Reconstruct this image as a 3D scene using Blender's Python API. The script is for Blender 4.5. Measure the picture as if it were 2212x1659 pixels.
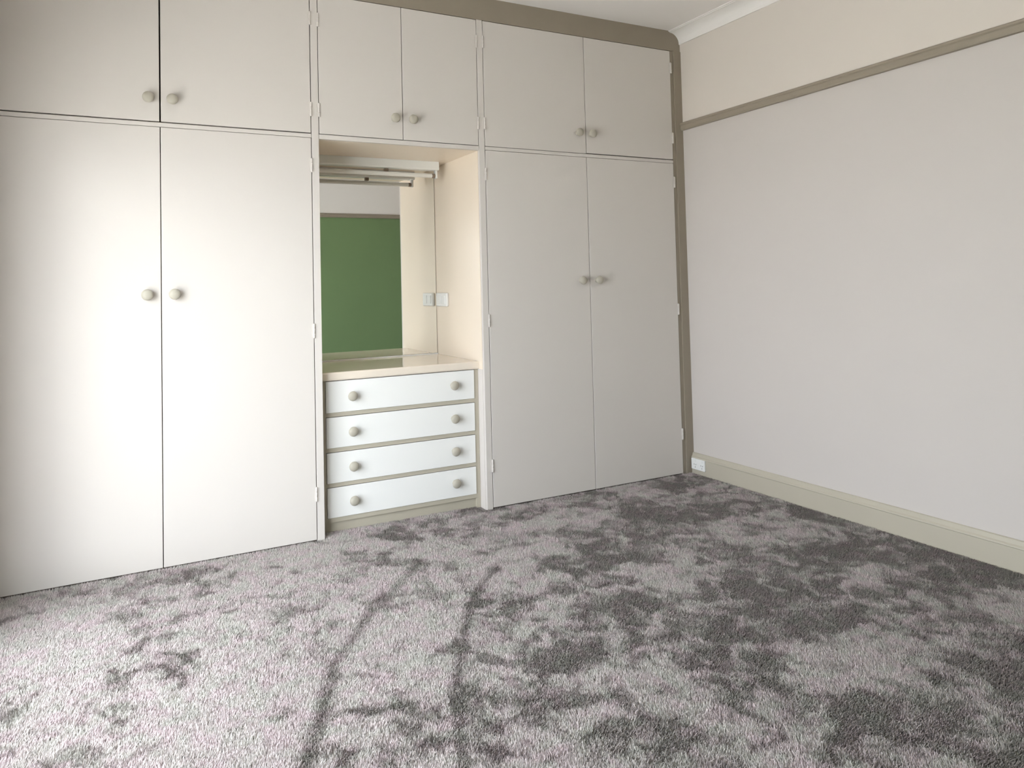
import bpy, bmesh, math
import numpy as np
from mathutils import Vector, Matrix

# ------------------------------------------------------------------ scene, camera, sky, exposure
for o in list(bpy.data.objects):
    bpy.data.objects.remove(o, do_unlink=True)
scene = bpy.context.scene
COL = scene.collection

W_PX, H_PX, F_PX, PRINCIPAL_Y = 2212.0, 1659.0, 1603.2, 558.4
YAW, PITCH, ROLL = 0.490251, 0.036650, -0.024905
CAM = Vector((-3.24471, -3.68871, 1.22127))
fwd = Vector((math.sin(YAW) * math.cos(PITCH), math.cos(YAW) * math.cos(PITCH), math.sin(PITCH)))
rgt = Vector((math.cos(YAW), -math.sin(YAW), 0))
upv = rgt.cross(fwd)
r2 = rgt * math.cos(ROLL) + upv * math.sin(ROLL)
u2 = -rgt * math.sin(ROLL) + upv * math.cos(ROLL)
cam_data = bpy.data.cameras.new('camera')
cam_data.sensor_fit = 'HORIZONTAL'
cam_data.sensor_width = 36.0
cam_data.lens = F_PX * 36.0 / W_PX
cam_data.shift_y = (PRINCIPAL_Y - H_PX / 2) / W_PX
cam_data.clip_start = 0.02
cam = bpy.data.objects.new('camera', cam_data)
COL.objects.link(cam)
cam.matrix_world = Matrix(((r2.x, u2.x, -fwd.x, CAM.x), (r2.y, u2.y, -fwd.y, CAM.y),
                           (r2.z, u2.z, -fwd.z, CAM.z), (0, 0, 0, 1)))
scene.camera = cam

world = bpy.data.worlds.new('overcast_sky')
scene.world = world
world.use_nodes = True
wb = world.node_tree.nodes['Background']
wb.inputs[0].default_value = (0.918, 0.962, 1.05, 1)
wb.inputs[1].default_value = 8.0

# low sun behind thin cloud, shining in through the side window onto the cupboards
SUN_ELEV, SUN_AZ = math.radians(9), math.radians(56)
sun_data = bpy.data.lights.new('sun', 'SUN')
sun_data.energy = 0.50
sun_data.color = (0.96, 0.985, 1.0)
sun_data.angle = math.radians(16)
sun = bpy.data.objects.new('sun', sun_data)
COL.objects.link(sun)
sun_dir = Vector((math.cos(SUN_ELEV) * math.cos(SUN_AZ), math.cos(SUN_ELEV) * math.sin(SUN_AZ), -math.sin(SUN_ELEV)))
sun.rotation_euler = sun_dir.to_track_quat('-Z', 'Y').to_euler()
sun.location = (-9, -8, 3)

# room dimensions (metres); cabinet fronts lie in the plane y = 0, the adjoining wall in x = 0
XL, XR, YB, YN, ZC = -3.77, 0.0, -4.05, 0.66, 2.842
WIN = (-2.95, -0.54, 0.06, 2.0)      # window opening in the side wall: y0, y1, z0, z1

portal_data = bpy.data.lights.new('window_portal', 'AREA')
portal_data.shape = 'RECTANGLE'
portal_data.size = WIN[1] - WIN[0]
portal_data.size_y = WIN[3] - WIN[2]
portal_data.cycles.is_portal = True
portal = bpy.data.objects.new('window_portal', portal_data)
COL.objects.link(portal)
portal.matrix_world = Matrix.Translation((XL - 0.21, (WIN[0] + WIN[1]) / 2, (WIN[2] + WIN[3]) / 2)) @ \
    Matrix(((0, 0, -1, 0), (1, 0, 0, 0), (0, 1, 0, 0), (0, 0, 0, 1)))

vs = scene.view_settings
vs.view_transform = 'Standard'
vs.look = 'None'
vs.exposure = 0.52
vs.gamma = 1.0
vs.use_curve_mapping = False

# ------------------------------------------------------------------ materials
def lin(r, g, b):
    f = lambda c: (c / 12.92 if c <= 0.04045 else ((c + 0.055) / 1.055) ** 2.4)
    return (f(r / 255), f(g / 255), f(b / 255), 1)

MATS = {}
def paint(name, col, rough=0.5, spec=0.4, var=0.03, scale=6.0, bump=0.0, bump_scale=200.0, metallic=0.0):
    m = bpy.data.materials.new(name)
    m.use_nodes = True
    nt = m.node_tree
    b = nt.nodes['Principled BSDF']
    b.inputs['Roughness'].default_value = rough
    b.inputs['Specular IOR Level'].default_value = spec
    b.inputs['Metallic'].default_value = metallic
    tc = nt.nodes.new('ShaderNodeTexCoord')
    nz = nt.nodes.new('ShaderNodeTexNoise')
    nz.inputs['Scale'].default_value = scale
    nz.inputs['Detail'].default_value = 4
    nt.links.new(tc.outputs['Object'], nz.inputs['Vector'])
    mx = nt.nodes.new('ShaderNodeMix')
    mx.data_type = 'RGBA'
    c = col
    mx.inputs['A'].default_value = (c[0] * (1 - var), c[1] * (1 - var), c[2] * (1 - var), 1)
    mx.inputs['B'].default_value = (min(1, c[0] * (1 + var)), min(1, c[1] * (1 + var)), min(1, c[2] * (1 + var)), 1)
    nt.links.new(nz.outputs['Fac'], mx.inputs['Factor'])
    nt.links.new(mx.outputs['Result'], b.inputs['Base Color'])
    if bump > 0:
        n2 = nt.nodes.new('ShaderNodeTexNoise')
        n2.inputs['Scale'].default_value = bump_scale
        n2.inputs['Detail'].default_value = 3
        nt.links.new(tc.outputs['Object'], n2.inputs['Vector'])
        bp = nt.nodes.new('ShaderNodeBump')
        bp.inputs['Strength'].default_value = bump
        bp.inputs['Distance'].default_value = 0.002
        nt.links.new(n2.outputs['Fac'], bp.inputs['Height'])
        nt.links.new(bp.outputs['Normal'], b.inputs['Normal'])
    MATS[name] = m
    return m

paint('door_paint', (0.715, 0.66, 0.622, 1), 0.62, 0.18, 0.012, 3.0, 0.05, 120)
paint('wall_paint', (0.63, 0.575, 0.543, 1), 0.75, 0.2, 0.012, 2.0, 0.06, 160)
paint('frieze_paint', (0.735, 0.665, 0.605, 1), 0.75, 0.2, 0.012, 2.0, 0.06, 160)
paint('ceiling_paint', (0.90, 0.855, 0.825, 1), 0.85, 0.15, 0.01, 2.0, 0.05, 160)
paint('taupe_paint', (0.33, 0.28, 0.222, 1), 0.45, 0.35, 0.05, 8.0, 0.06, 90)
paint('stone_paint', (0.51, 0.462, 0.378, 1), 0.42, 0.4, 0.03, 8.0, 0.05, 90)
paint('knob_paint', (0.48, 0.44, 0.37, 1), 0.45, 0.35, 0.02, 8.0)
paint('green_paint', (0.195, 0.285, 0.135, 1), 0.7, 0.2, 0.03, 3.0, 0.05, 160)
paint('cream_laminate', (0.88, 0.76, 0.63, 1), 0.3, 0.4, 0.02, 5.0)
paint('counter_laminate', (0.88, 0.77, 0.66, 1), 0.10, 0.5, 0.03, 14.0)
paint('drawer_paint', (0.92, 0.905, 0.89, 1), 0.38, 0.4, 0.008, 3.0)
paint('white_plastic', (0.86, 0.85, 0.83, 1), 0.28, 0.5, 0.005, 3.0)
paint('tube_glass', (0.88, 0.86, 0.83, 1), 0.16, 0.5, 0.005, 3.0)
paint('fitting_metal', (0.72, 0.70, 0.68, 1), 0.35, 0.5, 0.02, 20.0)
paint('brown_plastic', (0.27, 0.20, 0.15, 1), 0.4, 0.4, 0.03, 20.0)
paint('carcass_board', (0.16, 0.12, 0.09, 1), 0.8, 0.2, 0.08, 10.0)
paint('dark_slot', (0.02, 0.02, 0.02, 1), 0.6, 0.3, 0.02, 20.0)
paint('outdoor_ground', (0.80, 0.76, 0.69, 1), 0.9, 0.1, 0.12, 1.0)
paint('mirror_silver', (0.93, 0.94, 0.93, 1), 0.004, 0.5, 0.0, 1.0, metallic=1.0)

def glass_mat():
    m = bpy.data.materials.new('window_glass')
    m.use_nodes = True
    nt = m.node_tree
    nt.nodes.clear()
    out = nt.nodes.new('ShaderNodeOutputMaterial')
    mix = nt.nodes.new('ShaderNodeMixShader')
    mix.inputs[0].default_value = 0.05
    tr = nt.nodes.new('ShaderNodeBsdfTransparent')
    tr.inputs['Color'].default_value = (0.96, 0.98, 0.97, 1)
    gl = nt.nodes.new('ShaderNodeBsdfGlossy')
    gl.inputs['Roughness'].default_value = 0.01
    nt.links.new(tr.outputs[0], mix.inputs[1])
    nt.links.new(gl.outputs[0], mix.inputs[2])
    nt.links.new(mix.outputs[0], out.inputs['Surface'])
    MATS['window_glass'] = m
glass_mat()

def carpet_mats():
    # backing under the pile
    paint('carpet_backing', (0.27, 0.245, 0.24, 1), 0.95, 0.05, 0.25, 9.0, 0.6, 260)
    m = bpy.data.materials.new('carpet_pile')
    m.use_nodes = True
    nt = m.node_tree
    b = nt.nodes['Principled BSDF']
    at = nt.nodes.new('ShaderNodeAttribute')
    at.attribute_name = 'yarn'
    nt.links.new(at.outputs['Color'], b.inputs['Base Color'])
    b.inputs['Roughness'].default_value = 0.85
    b.inputs['Specular IOR Level'].default_value = 0.1
    b.inputs['Sheen Weight'].default_value = 0.25
    b.inputs['Sheen Roughness'].default_value = 0.5
    MATS['carpet_pile'] = m
carpet_mats()

# ------------------------------------------------------------------ mesh helpers
def box(bm, x0, x1, y0, y1, z0, z1, bev=0.0, mi=0):
    v = [bm.verts.new(p) for p in ((x0, y0, z0), (x1, y0, z0), (x1, y1, z0), (x0, y1, z0),
                                   (x0, y0, z1), (x1, y0, z1), (x1, y1, z1), (x0, y1, z1))]
    fs = [bm.faces.new([v[i] for i in q]) for q in
          ((3, 2, 1, 0), (4, 5, 6, 7), (0, 1, 5, 4), (1, 2, 6, 5), (2, 3, 7, 6), (3, 0, 4, 7))]
    for f in fs:
        f.material_index = mi
    if bev > 0:
        es = list({e for f in fs for e in f.edges})
        r = bmesh.ops.bevel(bm, geom=es, offset=bev, segments=2, profile=0.5, affect='EDGES')
        for f in r['faces']:
            f.material_index = mi
            f.smooth = False

def lathe(bm, prof, seg=28, axis='y', centre=(0, 0, 0)):
    """prof = [(radius, distance along axis)]; closed at both ends."""
    rings = []
    for r, h in prof:
        ring = []
        for i in range(seg):
            a = 2 * math.pi * i / seg
            p = {'y': (r * math.cos(a), h, r * math.sin(a)), 'z': (r * math.cos(a), r * math.sin(a), h),
                 'x': (h, r * math.cos(a), r * math.sin(a))}[axis]
            ring.append(bm.verts.new(Vector(p) + Vector(centre)))
        rings.append(ring)
    for a, b in zip(rings, rings[1:]):
        for i in range(seg):
            f = bm.faces.new((a[i], a[(i + 1) % seg], b[(i + 1) % seg], b[i]))
            f.smooth = True
    bm.faces.new(rings[0][::-1])
    bm.faces.new(rings[-1])

def prism(bm, prof, p0, p1, n, up=Vector((0, 0, 1)), smooth=False):
    """sweep a closed profile [(out, height)] from p0 to p1; 'out' runs along n."""
    p0, p1, n = Vector(p0), Vector(p1), Vector(n)
    a = [bm.verts.new(p0 + n * o + up * h) for o, h in prof]
    b = [bm.verts.new(p1 + n * o + up * h) for o, h in prof]
    k = len(prof)
    for i in range(k):
        f = bm.faces.new((a[i], a[(i + 1) % k], b[(i + 1) % k], b[i]))
        f.smooth = smooth
    bm.faces.new(a[::-1])
    bm.faces.new(b)

def mesh_from(bm, name, mats):
    bmesh.ops.recalc_face_normals(bm, faces=bm.faces)
    me = bpy.data.meshes.new(name)
    bm.to_mesh(me)
    bm.free()
    for m in (mats if isinstance(mats, (list, tuple)) else [mats]):
        me.materials.append(MATS[m])
    return me

def link(name, me, parent=None, loc=None):
    o = bpy.data.objects.new(name, me)
    COL.objects.link(o)
    if parent is not None:
        o.parent = parent
        if loc is not None:
            o.location = Vector(loc) - parent_origin(parent)
        else:
            o.location = -parent_origin(parent)
    elif loc is not None:
        o.location = loc
    return o

ORIGIN = {}
def parent_origin(p):
    return ORIGIN.get(p.name, Vector((0, 0, 0)))

def thing(name, label, cat, loc=(0, 0, 0), group=None):
    o = bpy.data.objects.new(name, None)
    COL.objects.link(o)
    o.location = loc
    ORIGIN[o.name] = Vector(loc)
    o['label'] = label
    o['category'] = cat
    if group:
        o['group'] = group
    return o

def boxes(name, mat, lst, parent=None, bev=0.0, label=None):
    """one mesh from world-space boxes; placed under its parent without moving."""
    bm = bmesh.new()
    for b in lst:
        box(bm, *b, bev=bev)
    o = link(name, mesh_from(bm, name, mat), parent)
    if label:
        o['label'] = label
    return o

def struct(o):
    o['kind'] = 'structure'
    return o

# ------------------------------------------------------------------ room shell
struct(boxes('floor', 'carpet_backing', [(XL, XR, YB, YN + 0.05, -0.12, 0.0)]))
struct(boxes('ceiling', 'ceiling_paint', [(XL - 0.2, XR + 0.15, YB - 0.15, YN + 0.2, ZC, ZC + 0.12)]))

RAIL0, RAIL1 = 2.196, 2.246
def two_tone_wall(name, low, high, rects_low, rects_high):
    bm = bmesh.new()
    for r in rects_low:
        box(bm, *r, mi=0)
    for r in rects_high:
        box(bm, *r, mi=1)
    return struct(link(name, mesh_from(bm, name, [low, high])))

ZS = 2.22
two_tone_wall('wall_right', 'wall_paint', 'frieze_paint',
              [(XR, XR + 0.15, YB - 0.15, YN + 0.2, -0.12, ZS)], [(XR, XR + 0.15, YB - 0.15, YN + 0.2, ZS, ZC)])
two_tone_wall('wall_back', 'green_paint', 'ceiling_paint',
              [(XL - 0.2, XR, YB - 0.15, YB, -0.12, 2.14)], [(XL - 0.2, XR, YB - 0.15, YB, 2.14, ZC)])
y0, y1, z0, z1 = WIN
two_tone_wall('wall_left', 'wall_paint', 'frieze_paint',
              [(XL - 0.2, XL, YB, y0, -0.12, ZS), (XL - 0.2, XL, y1, YN + 0.2, -0.12, ZS),
               (XL - 0.2, XL, y0, y1, -0.12, z0), (XL - 0.2, XL, y0, y1, z1, ZS)],
              [(XL - 0.2, XL, YB, YN + 0.2, ZS, ZC)])
struct(boxes('wall_front', 'wall_paint', [(XL, XR, YN + 0.05, YN + 0.2, -0.12, ZC)]))

# window in the side wall: frame, two casements, glass
win = struct(boxes('window_1', 'white_plastic', [
    (XL - 0.16, XL - 0.09, y0, y1, z0, z0 + 0.05), (XL - 0.16, XL - 0.09, y0, y1, z1 - 0.05, z1),
    (XL - 0.16, XL - 0.09, y0, y0 + 0.05, z0 + 0.05, z1 - 0.05), (XL - 0.16, XL - 0.09, y1 - 0.05, y1, z0 + 0.05, z1 - 0.05)]))
ym = (y0 + y1) / 2
boxes('mullion', 'white_plastic', [(XL - 0.16, XL - 0.09, ym - 0.03, ym + 0.03, z0 + 0.05, z1 - 0.05)], win)
for a, b in ((y0 + 0.05, ym - 0.03), (ym + 0.03, y1 - 0.05)):
    boxes('pane', 'window_glass', [(XL - 0.128, XL - 0.124, a, b, z0 + 0.05, z1 - 0.05)], win)
boxes('window_sill', 'white_plastic', [(XL - 0.09, XL + 0.03, y0 - 0.04, y1 + 0.04, z0 - 0.025, z0)], win, 0.004)
struct(boxes('ground', 'outdoor_ground', [(-40, XL - 0.2, -40, 30, -0.6, -0.5)]))

# picture rails, cornices, skirtings
rail_prof = [(0, 0), (0.016, 0.002), (0.020, 0.010), (0.020, 0.030), (0.026, 0.036), (0.026, 0.044), (0.018, 0.050), (0, 0.050)]
def sweep(name, mat, prof, p0, p1, n, smooth=False):
    bm = bmesh.new()
    prism(bm, prof, p0, p1, n, smooth=smooth)
    return struct(link(name, mesh_from(bm, name, mat)))
sweep('trim_1', 'taupe_paint', rail_prof, (XR, 0.0, RAIL0), (XR, YB, RAIL0), (-1, 0, 0))
sweep('trim_2', 'taupe_paint', rail_prof, (XL, YB, 2.115), (XR, YB, 2.115), (0, 1, 0))
sweep('trim_3', 'taupe_paint', rail_prof, (XL, YB, 2.115), (XL, 0.0, 2.115), (1, 0, 0))
CR = 0.078
cove = [(0, 0), (0, -CR - 0.004), (0.007, -CR - 0.004), (0.007, -CR + 0.002)]
for i in range(1, 11):
    a = math.pi / 2 * i / 11
    cove.append((0.007 + (CR - 0.004) * (1 - math.cos(a)), -CR + 0.002 + (CR - 0.012) * math.sin(a)))
cove += [(CR + 0.003, -0.010), (CR + 0.003, -0.006), (CR + 0.012, -0.006), (CR + 0.012, 0)]
sweep('trim_4', 'ceiling_paint', cove, (XR, 0.0, ZC), (XR, YB, ZC), (-1, 0, 0))
sweep('trim_5', 'ceiling_paint', cove, (XL, YB, ZC), (XR, YB, ZC), (0, 1, 0))
sweep('trim_6', 'ceiling_paint', cove, (XL, YB, ZC), (XL, 0.0, ZC), (1, 0, 0))
skirt = [(0, 0), (0.018, 0), (0.018, 0.100), (0.021, 0.103), (0.020, 0.109), (0.014, 0.115), (0.011, 0.124), (0.009, 0.131), (0.004, 0.134), (0, 0.134)]
sweep('baseboard_right', 'stone_paint', skirt, (XR, 0.0, 0), (XR, YB, 0), (-1, 0, 0))
sweep('baseboard_back', 'stone_paint', skirt, (XL, YB, 0), (XR, YB, 0), (0, 1, 0))
sweep('baseboard_left', 'stone_paint', skirt, (XL, YB, 0), (XL, 0.0, 0), (1, 0, 0))

# taupe fascia above the cupboards and scribe strip in the corner
D4 = -0.0848
struct(boxes('trim_7', 'taupe_paint', [(XL, XR, 0.0, 0.02, 2.712, ZC)]))
struct(boxes('trim_8', 'taupe_paint', [(D4 + 0.002, D4 + 0.026, 0.003, 0.02, 0.0, 2.712), (D4 + 0.026, XR, -0.006, 0.02, 0.0, 2.712)]))

# ------------------------------------------------------------------ built-in cupboards
S1, D2, P1R, P2L, P2R, S3, MS = -3.066, -2.387, -2.349, -1.467, -1.429, -0.752, -1.907
DL = -3.745
ZU, ZLT, ZT = 2.0, 1.981, 2.712

# face frame: slim painted uprights and rails between the doors
trim_n = 9
for a, b in ((XL, DL), (D2, P1R), (P2L, P2R)):
    struct(boxes('trim_%d' % trim_n, 'door_paint', [(a + 0.0015, b - 0.0015, 0.0, 0.02, 0.0, ZT)], None, 0.0012, 'slim white painted upright between the cupboard doors'))
    trim_n += 1
for a, b, c in ((DL, D2, ZLT), (P1R, P2L, 1.977), (P2R, D4, ZLT)):
    struct(boxes('trim_%d' % trim_n, 'door_paint', [(a, b, 0.0005, 0.02, c, ZU)], None, 0.001, 'thin white painted rail under the overhead cupboard doors'))
    trim_n += 1

def knob_mesh():
    bm = bmesh.new()
    prof = [(0.0150, 0.0), (0.0150, -0.003), (0.0120, -0.006), (0.0110, -0.010), (0.0125, -0.014), (0.0170, -0.018),
            (0.0220, -0.0215), (0.0245, -0.0255), (0.0250, -0.029), (0.0238, -0.033), (0.0205, -0.0368),
            (0.0150, -0.0398), (0.0080, -0.0414), (0.0020, -0.0418)]
    lathe(bm, prof, 32, 'y')
    return mesh_from(bm, 'knob', 'knob_paint')
KNOB = knob_mesh()

def hinge_mesh():
    bm = bmesh.new()
    for k in range(3):
        lathe(bm, [(0.0046, 0.0225 * k), (0.0052, 0.0225 * k + 0.001), (0.0052, 0.0225 * k + 0.0205), (0.0046, 0.0225 * k + 0.0215)], 12, 'z', (0, -0.002, 0))
    lathe(bm, [(0.0025, -0.002), (0.0035, 0.0), (0.0035, 0.0675), (0.0025, 0.0695)], 10, 'z', (0, -0.002, 0))
    box(bm, -0.011, 0.011, -0.0012, 0.001, 0.0, 0.0665)
    return mesh_from(bm, 'hinge', 'door_paint')
HINGE = hinge_mesh()

def carcass(unit, x0, x1, z0, z1, yb=0.60):
    t = 0.016
    boxes('carcass', 'carcass_board', [
        (x0, x0 + t, 0.021, yb, z0, z1), (x1 - t, x1, 0.021, yb, z0, z1),
        (x0 + t, x1 - t, 0.021, yb, z0, z0 + t), (x0 + t, x1 - t, 0.021, yb, z1 - t, z1),
        (x0 + t, x1 - t, yb - 0.006, yb, z0 + t, z1 - t)], unit)

def door(unit, x0, x1, z0, z1, knob, hinges, hx):
    d = boxes('door', 'door_paint', [(x0, x1, 0.0, 0.018, z0, z1)], unit, 0.0015)
    k = link('knob', KNOB)
    k.parent = d
    k.location = knob
    k['label'] = 'round stone-coloured wooden knob'
    for z in hinges:
        h = link('hinge', HINGE)
        h.parent = d
        h.location = (hx, 0.0, z)
    return d

def unit(name, label, cat, x0, x1, z0, z1, cx0, cx1):
    u = thing(name, label, cat, ((x0 + x1) / 2, 0.0, z0))
    carcass(u, cx0, cx1, z0, z1)
    return u

# tall wardrobe in the window light
u = unit('wardrobe', 'tall two-door wardrobe lit bright white by the window light', 'wardrobe', DL, D2, 0.0, ZLT, XL + 0.001, -2.369)
door(u, DL + 0.002, S1 - 0.0018, 0.010, ZLT - 0.0022, (-3.124, 0, 1.221), (0.195, 0.990, 1.810), DL)
door(u, S1 + 0.0018, D2 - 0.0022, 0.010, ZLT - 0.0022, (-3.0125, 0, 1.221), (0.195, 0.990, 1.810), D2 - 0.001)
# tall wardrobe in the corner
u = unit('wardrobe', 'tall two-door grey-white wardrobe between the drawer alcove and the room corner', 'wardrobe', P2R, D4, 0.0, ZLT, -1.447, -0.001)
door(u, P2R + 0.002, S3 - 0.0018, 0.010, ZLT - 0.0022, (-0.817, 0, 1.243), (0.203, 0.998, 1.812), P2R + 0.001)
door(u, S3 + 0.0018, D4 - 0.001, 0.010, ZLT - 0.0022, (-0.700, 0, 1.243), (0.222, 1.012, 1.825), D4 + 0.001)
# overhead cupboards
ZUT = ZU + 0.001
u = unit('overhead_cupboard', 'two-door overhead cupboard above the bright wardrobe, widest dark gaps round its doors', 'cupboard', DL, D2, ZUT, ZT, XL + 0.001, -2.369)
door(u, DL + 0.002, S1 - 0.0032, ZU + 0.0055, ZT - 0.003, (-3.115, 0, 2.106), (2.090, 2.548), DL)
door(u, S1 + 0.0032, D2 - 0.0026, ZU + 0.0055, ZT - 0.003, (-3.0165, 0, 2.106), (2.090, 2.548), D2 - 0.001)
u = unit('overhead_cupboard', 'narrow two-door overhead cupboard above the mirrored dressing alcove', 'cupboard', P1R, P2L, ZUT, ZT, -2.367, -1.449)
door(u, P1R + 0.002, MS - 0.0018, ZU + 0.0035, ZT - 0.003, (-1.956, 0, 2.111), (2.088, 2.545), P1R + 0.001)
door(u, MS + 0.0018, P2L - 0.002, ZU + 0.0035, ZT - 0.003, (-1.857, 0, 2.111), (2.094, 2.553), P2L - 0.001)
u = unit('overhead_cupboard', 'two-door overhead cupboard in the corner, above the grey-white wardrobe', 'cupboard', P2R, D4, ZUT, ZT, -1.447, -0.001)
door(u, P2R + 0.002, S3 - 0.0018, ZU + 0.003, ZT - 0.003, (-0.812, 0, 2.122), (2.096, 2.556), P2R + 0.001)
door(u, S3 + 0.0018, D4 - 0.001, ZU + 0.006, ZT - 0.003, (-0.716, 0, 2.122), (2.110, 2.566), D4 + 0.001)

# ------------------------------------------------------------------ dressing alcove
ZTOP, ZBOT = 0.806, 0.764
al = struct(boxes('wall_alcove', 'cream_laminate', [(P1R, P2L, 0.672, 0.69, 0.0, 1.977)]))
al['label'] = 'cream lined dressing alcove between the two tall wardrobes'
for x0, x1 in ((P1R - 0.018, P1R), (P2L, P2L + 0.018)):
    boxes('side_panel', 'cream_laminate', [(x0, x1, 0.0205, 0.695, ZBOT, 1.977)], al)
    boxes('lower_side_panel', 'door_paint', [(x0, x1, 0.0205, 0.695, 0.0, ZBOT)], al)
boxes('top_panel', 'cream_laminate', [(P1R - 0.018, P2L + 0.018, 0.0205, 0.695, 1.977, 1.999)], al)
mi = thing('mirror', 'large frameless mirror across the back of the alcove reflecting a green wall', 'mirror', ((P1R + P2L) / 2, 0.665, ZTOP))
boxes('mirror_glass', 'mirror_silver', [(P1R + 0.001, P2L - 0.004, 0.660, 0.666, ZTOP + 0.008, 1.975)], mi)
boxes('mirror_backing', 'brown_plastic', [(P1R, P2L, 0.6665, 0.6715, ZTOP, 1.976)], mi)
boxes('mirror_channel', 'white_plastic', [(P1R + 0.001, P2L - 0.002, 0.650, 0.666, ZTOP, ZTOP + 0.007)], mi, 0.001)

# counter top with eased front edge
bm = bmesh.new()
prof = [(0.0, 0.0), (0.0, ZTOP - ZBOT)]
prof = [(0.0, 0.0)] + [(0.592, 0.0), (0.596, 0.003), (0.598, 0.008), (0.598, 0.034), (0.596, 0.039), (0.592, 0.042)] + [(0.0, 0.042)]
prism(bm, prof, (P1R + 0.001, 0.659, ZBOT), (P2L - 0.001, 0.659, ZBOT), (0, -1, 0))
top = link('countertop', mesh_from(bm, 'countertop', 'counter_laminate'))
top['label'] = 'glossy cream laminate countertop on the chest of drawers'
top['category'] = 'countertop'

# chest of drawers
DX0, DX1 = -2.318, -1.494
ch = thing('chest_of_drawers', 'white four-drawer chest with stone-coloured rails built in under the countertop', 'drawers', ((P1R + P2L) / 2, 0.3, 0))
boxes('carcass', 'carcass_board', [(P1R + 0.002, P1R + 0.018, 0.112, 0.64, 0.062, ZBOT - 0.001), (P2L - 0.018, P2L - 0.002, 0.112, 0.64, 0.062, ZBOT - 0.001),
                                   (P1R + 0.018, P2L - 0.018, 0.63, 0.64, 0.062, ZBOT - 0.001), (P1R + 0.018, P2L - 0.018, 0.112, 0.63, 0.062, 0.068)], ch)
boxes('stile', 'stone_paint', [(P1R + 0.001, DX0 - 0.001, 0.078, 0.097, 0.056, ZBOT - 0.001)], ch)
boxes('stile', 'stone_paint', [(DX1 + 0.001, P2L - 0.001, 0.078, 0.097, 0.0, ZBOT - 0.001)], ch)
rows = [(0.603, 0.762), (0.426, 0.5805), (0.251, 0.4035), (0.079, 0.2295)]
rails = [(0.5815, 0.602), (0.4045, 0.425), (0.2305, 0.250), (0.056, 0.078)]
kn = [(0.681, 0.686), (0.502, 0.506), (0.327, 0.330), (0.155, 0.158)]
for (a, b), (ra, rb), (kl, kr) in zip(rows, rails, kn):
    boxes('rail', 'stone_paint', [(DX0 - 0.001, DX1 + 0.001, 0.077, 0.097, ra, rb)], ch)
    d = boxes('drawer', 'drawer_paint', [(DX0 + 0.001, DX1 - 0.001, 0.072, 0.092, a, b - 0.002), (DX0 + 0.02, DX1 - 0.02, 0.092, 0.55, a + 0.008, b - 0.04)], ch, 0.0012)
    for kx, kz in ((-2.187, kl), (-1.624, kr)):
        k = link('knob', KNOB)
        k.parent = d
        k.location = (kx, 0.072, kz)
        k['label'] = 'round stone-coloured wooden knob'
boxes('kickboard', 'stone_paint', [(P1R + 0.002, DX1 + 0.001, 0.090, 0.103, 0.0, 0.0555)], ch)

# fluorescent batten under the alcove top
fx0, fx1, fy = -2.305, -1.530, 0.455
bt = thing('batten_light', 'unlit white fluorescent batten light under the alcove top before the mirror', 'lamp', ((fx0 + fx1) / 2, fy, 1.93))
bm = bmesh.new()
prism(bm, [(-0.030, 1.932), (-0.024, 1.926), (0.024, 1.926), (0.030, 1.932), (0.026, 1.9765), (-0.026, 1.9765)], (fx0, fy, 0), (fx1, fy, 0), (0, 1, 0))
link('housing', mesh_from(bm, 'housing', 'white_plastic'), bt)
for x, s in ((fx0 + 0.004, 1), (fx1 - 0.004, -1)):
    boxes('lampholder', 'white_plastic', [(x, x + s * 0.014, fy - 0.014, fy + 0.014, 1.878, 1.9262)] if s > 0 else [(x + s * 0.014, x, fy - 0.014, fy + 0.014, 1.878, 1.9262)], bt, 0.003)
bm = bmesh.new()
lathe(bm, [(0.011, fx0 + 0.034), (0.013, fx0 + 0.038), (0.013, fx1 - 0.038), (0.011, fx1 - 0.034)], 20, 'x', (0, fy, 1.894))
tube = link('tube', mesh_from(bm, 'tube', 'tube_glass'), bt)
for a, b in ((fx0 + 0.017, fx0 + 0.036), (fx1 - 0.036, fx1 - 0.017)):
    bm = bmesh.new()
    lathe(bm, [(0.0125, a), (0.0136, a + 0.001), (0.0136, b - 0.001), (0.0125, b)], 20, 'x', (0, fy, 1.894))
    c = link('end_cap', mesh_from(bm, 'end_cap', 'brown_plastic'))
    c.parent = tube
    c['label'] = 'brownish metal tube end cap'
boxes('starter', 'brown_plastic', [(-1.86, -1.835, fy + 0.004, fy + 0.024, 1.906, 1.9262)], bt, 0.003)

# switch plate on the alcove side
sw = thing('light_switch', 'white double light switch on the cream alcove side beside the mirror', 'switch', (P2L, 0.547, 1.147))
bm = bmesh.new()
box(bm, P2L - 0.020, P2L - 0.0002, 0.465, 0.628, 1.105, 1.188, 0.007)
link('plate', mesh_from(bm, 'plate', 'white_plastic'), sw)
for a, b in ((0.482, 0.542), (0.551, 0.611)):
    boxes('rocker', 'white_plastic', [(P2L - 0.0235, P2L - 0.019, a, b, 1.120, 1.173)], sw, 0.002)

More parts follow.
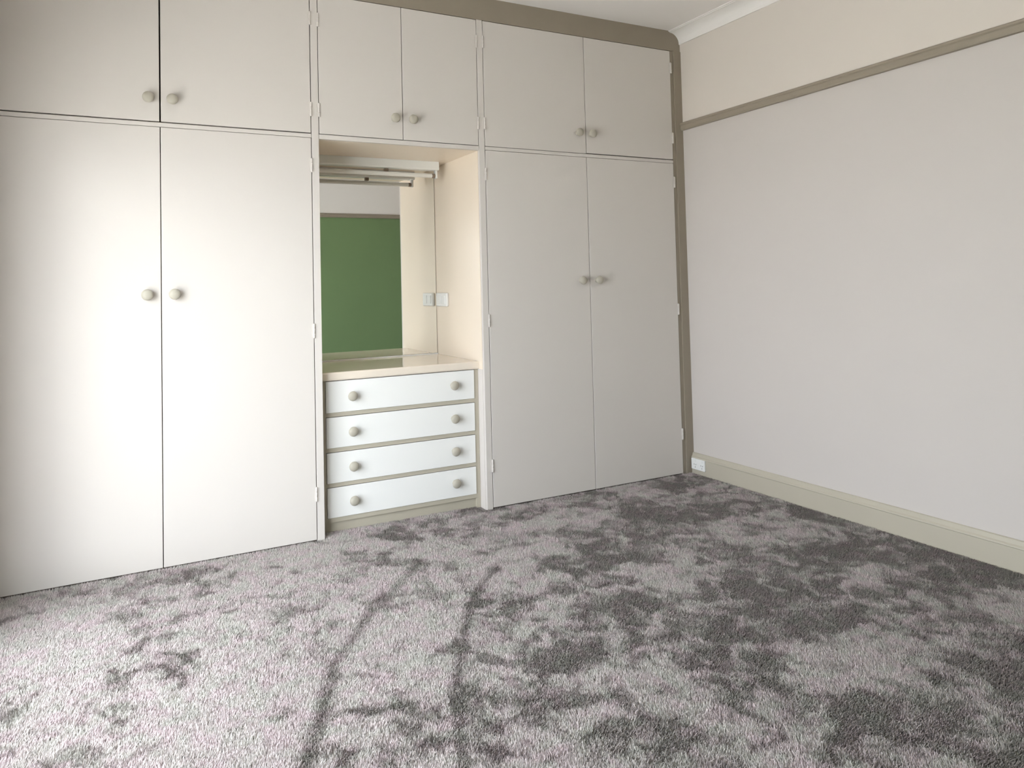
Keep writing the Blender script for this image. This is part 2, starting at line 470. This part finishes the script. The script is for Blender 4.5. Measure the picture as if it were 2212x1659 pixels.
# power point on the skirting
so = thing('power_outlet', 'white double power outlet on the skirting board in the room corner', 'outlet', (-0.018, -0.075, 0.069))
boxes('plate', 'white_plastic', [(-0.031, -0.0182, -0.133, -0.014, 0.036, 0.104)], so, 0.003)
for a in (-0.110, -0.049):
    boxes('rocker', 'white_plastic', [(-0.034, -0.0305, a - 0.006, a + 0.006, 0.084, 0.096)], so, 0.001)
    bm = bmesh.new()
    for dy, dz, ang in ((-0.008, 0.068, 0.5), (0.008, 0.068, -0.5), (0.0, 0.052, 0.0)):
        b2 = bmesh.new()
        box(b2, -0.0316, -0.0309, -0.0012, 0.0012, -0.004, 0.004)
        for v in b2.verts:
            y, z = v.co.y, v.co.z
            v.co.y = a + dy + y * math.cos(ang) - z * math.sin(ang)
            v.co.z = dz + y * math.sin(ang) + z * math.cos(ang)
        me = bpy.data.meshes.new('tmp')
        b2.to_mesh(me)
        b2.free()
        bm.from_mesh(me)
        bpy.data.meshes.remove(me)
    link('pin_slots', mesh_from(bm, 'pin_slots', 'dark_slot'), so)

# ------------------------------------------------------------------ carpet pile
rng = np.random.default_rng(7)
def vnoise(x, y, cell, seed):
    r = np.random.default_rng(seed)
    g = r.random((256, 256))
    u, v = x / cell + 61.3, y / cell + 87.7
    i, j = np.floor(u).astype(int), np.floor(v).astype(int)
    fu, fv = u - i, v - j
    fu, fv = fu * fu * (3 - 2 * fu), fv * fv * (3 - 2 * fv)
    i, j = i % 255, j % 255
    return (g[i, j] * (1 - fu) + g[i + 1, j] * fu) * (1 - fv) + (g[i, j + 1] * (1 - fu) + g[i + 1, j + 1] * fu) * fv

def track(x, y, pts, w):
    d = np.full(x.shape, 9.0)
    for (ax, ay), (bx, by) in zip(pts, pts[1:]):
        dx, dy = bx - ax, by - ay
        t = np.clip(((x - ax) * dx + (y - ay) * dy) / (dx * dx + dy * dy), 0, 1)
        d = np.minimum(d, np.hypot(x - ax - t * dx, y - ay - t * dy))
    return np.exp(-(d / w) ** 2)

TRACK_A = [(-1.80, -0.78), (-1.934, -0.897), (-2.075, -1.089), (-2.216, -1.338), (-2.33, -1.54), (-2.403, -1.722), (-2.50, -2.0), (-2.62, -2.4)]
TRACK_B = [(-2.05, -0.52), (-2.235, -0.739), (-2.411, -0.93), (-2.533, -1.109), (-2.629, -1.233), (-2.72, -1.482), (-2.823, -1.706), (-2.95, -2.1)]

def nap(x, y):
    """0 = pile brushed one way (pale), 1 = brushed the other way (dark)."""
    wx = x + 0.09 * (vnoise(x, y, 0.11, 1) - 0.5) + 0.05 * (vnoise(x, y, 0.035, 2) - 0.5)
    wy = y + 0.09 * (vnoise(x, y, 0.11, 3) - 0.5) + 0.05 * (vnoise(x, y, 0.035, 4) - 0.5)
    a = (0.30 * vnoise(wx, wy, 0.24, 5) + 0.30 * vnoise(wx * 0.8 + wy * 0.5, wy * 1.1 - wx * 0.5, 0.085, 6)
         + 0.24 * vnoise(wx, wy, 0.04, 8) + 0.16 * vnoise(wx, wy, 0.017, 13))
    trod_falloff = np.clip((x + 2.9) / 2.0, 0, 1)          # walked-on side is brushed more; light falloff towards the corner painted in too
    s = np.clip((a - 0.50 + 0.20 * trod_falloff) / 0.33, 0, 1)
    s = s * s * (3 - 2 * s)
    t = np.maximum(track(x, y, TRACK_A, 0.020), track(x, y, TRACK_B, 0.024) * 0.9)
    t = t * (0.45 + 0.7 * vnoise(x, y, 0.09, 9))
    return np.clip(s + t * 1.0, 0, 1)

def pile():
    parts = []
    for (ya, yb, dens) in ((YB + 0.03, -1.25, 150000), (-1.25, 0.13, 110000)):
        n = int((XR - XL) * (yb - ya) * dens)
        parts.append(np.stack([rng.uniform(XL + 0.004, XR - 0.022, n), rng.uniform(ya, yb, n)], 1))
    p = np.concatenate(parts)
    x, y = p[:, 0], p[:, 1]
    inside = (y < -0.006) | ((y < 0.086) & (x > P1R + 0.004) & (x < DX1 - 0.004))
    # thinner pile on the stretch of floor behind the photographer
    far = y < -1.50 - 0.62 * (x - XL)
    inside &= ~far | (rng.random(len(x)) < 0.4)
    x, y = x[inside], y[inside]
    n = len(x)
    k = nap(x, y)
    ang = rng.uniform(0, 2 * np.pi, n)
    w = rng.uniform(0.0016, 0.0030, n)
    h = rng.uniform(0.008, 0.013, n) * (1 - 0.15 * k)
    lean = 0.55 - 1.0 * k                              # brushed away from / towards the room
    lx = lean * 0.35 + rng.normal(0, 0.38, n)
    ly = lean * 0.94 + rng.normal(0, 0.38, n)
    co = np.zeros((n, 3, 3), np.float32)
    co[:, 0] = np.stack([x - w * np.cos(ang), y - w * np.sin(ang), np.zeros(n)], 1)
    co[:, 1] = np.stack([x + w * np.cos(ang), y + w * np.sin(ang), np.zeros(n)], 1)
    co[:, 2] = np.stack([x + lx * h, y + ly * h, h], 1)
    co[:, 2, 0] = np.minimum(co[:, 2, 0], XR - 0.019)
    lim = np.where((x > P1R) & (x < DX1), 0.088, -0.0015)
    lim = np.where(y < -0.002, np.where((x > P1R + 0.012) & (x < DX1 - 0.012), 0.088, -0.0015), lim)
    co[:, 2, 1] = np.minimum(co[:, 2, 1], lim)
    me = bpy.data.meshes.new('carpet_pile')
    me.vertices.add(3 * n)
    me.vertices.foreach_set('co', co.ravel())
    me.loops.add(3 * n)
    me.loops.foreach_set('vertex_index', np.arange(3 * n, dtype=np.int32))
    me.polygons.add(n)
    me.polygons.foreach_set('loop_start', np.arange(0, 3 * n, 3, dtype=np.int32))
    me.update(calc_edges=True)
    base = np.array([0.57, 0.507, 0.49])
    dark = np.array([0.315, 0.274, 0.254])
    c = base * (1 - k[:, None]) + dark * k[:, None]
    c *= rng.uniform(0.80, 1.20, n)[:, None]
    hue = vnoise(x, y, 0.035, 11)[:, None] - 0.5
    c *= 1 + hue * np.array([0.10, -0.06, 0.06])
    rgba = np.ones((n, 4), np.float32)
    rgba[:, :3] = np.clip(c, 0, 1)
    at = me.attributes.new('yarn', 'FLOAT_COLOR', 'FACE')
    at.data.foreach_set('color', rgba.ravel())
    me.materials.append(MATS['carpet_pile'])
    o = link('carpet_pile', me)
    o['kind'] = 'stuff'
    o['label'] = 'mottled grey plush carpet pile with dark trampled patches, light falloff painted in towards the corner, and two curved tracks'
    o['category'] = 'carpet'
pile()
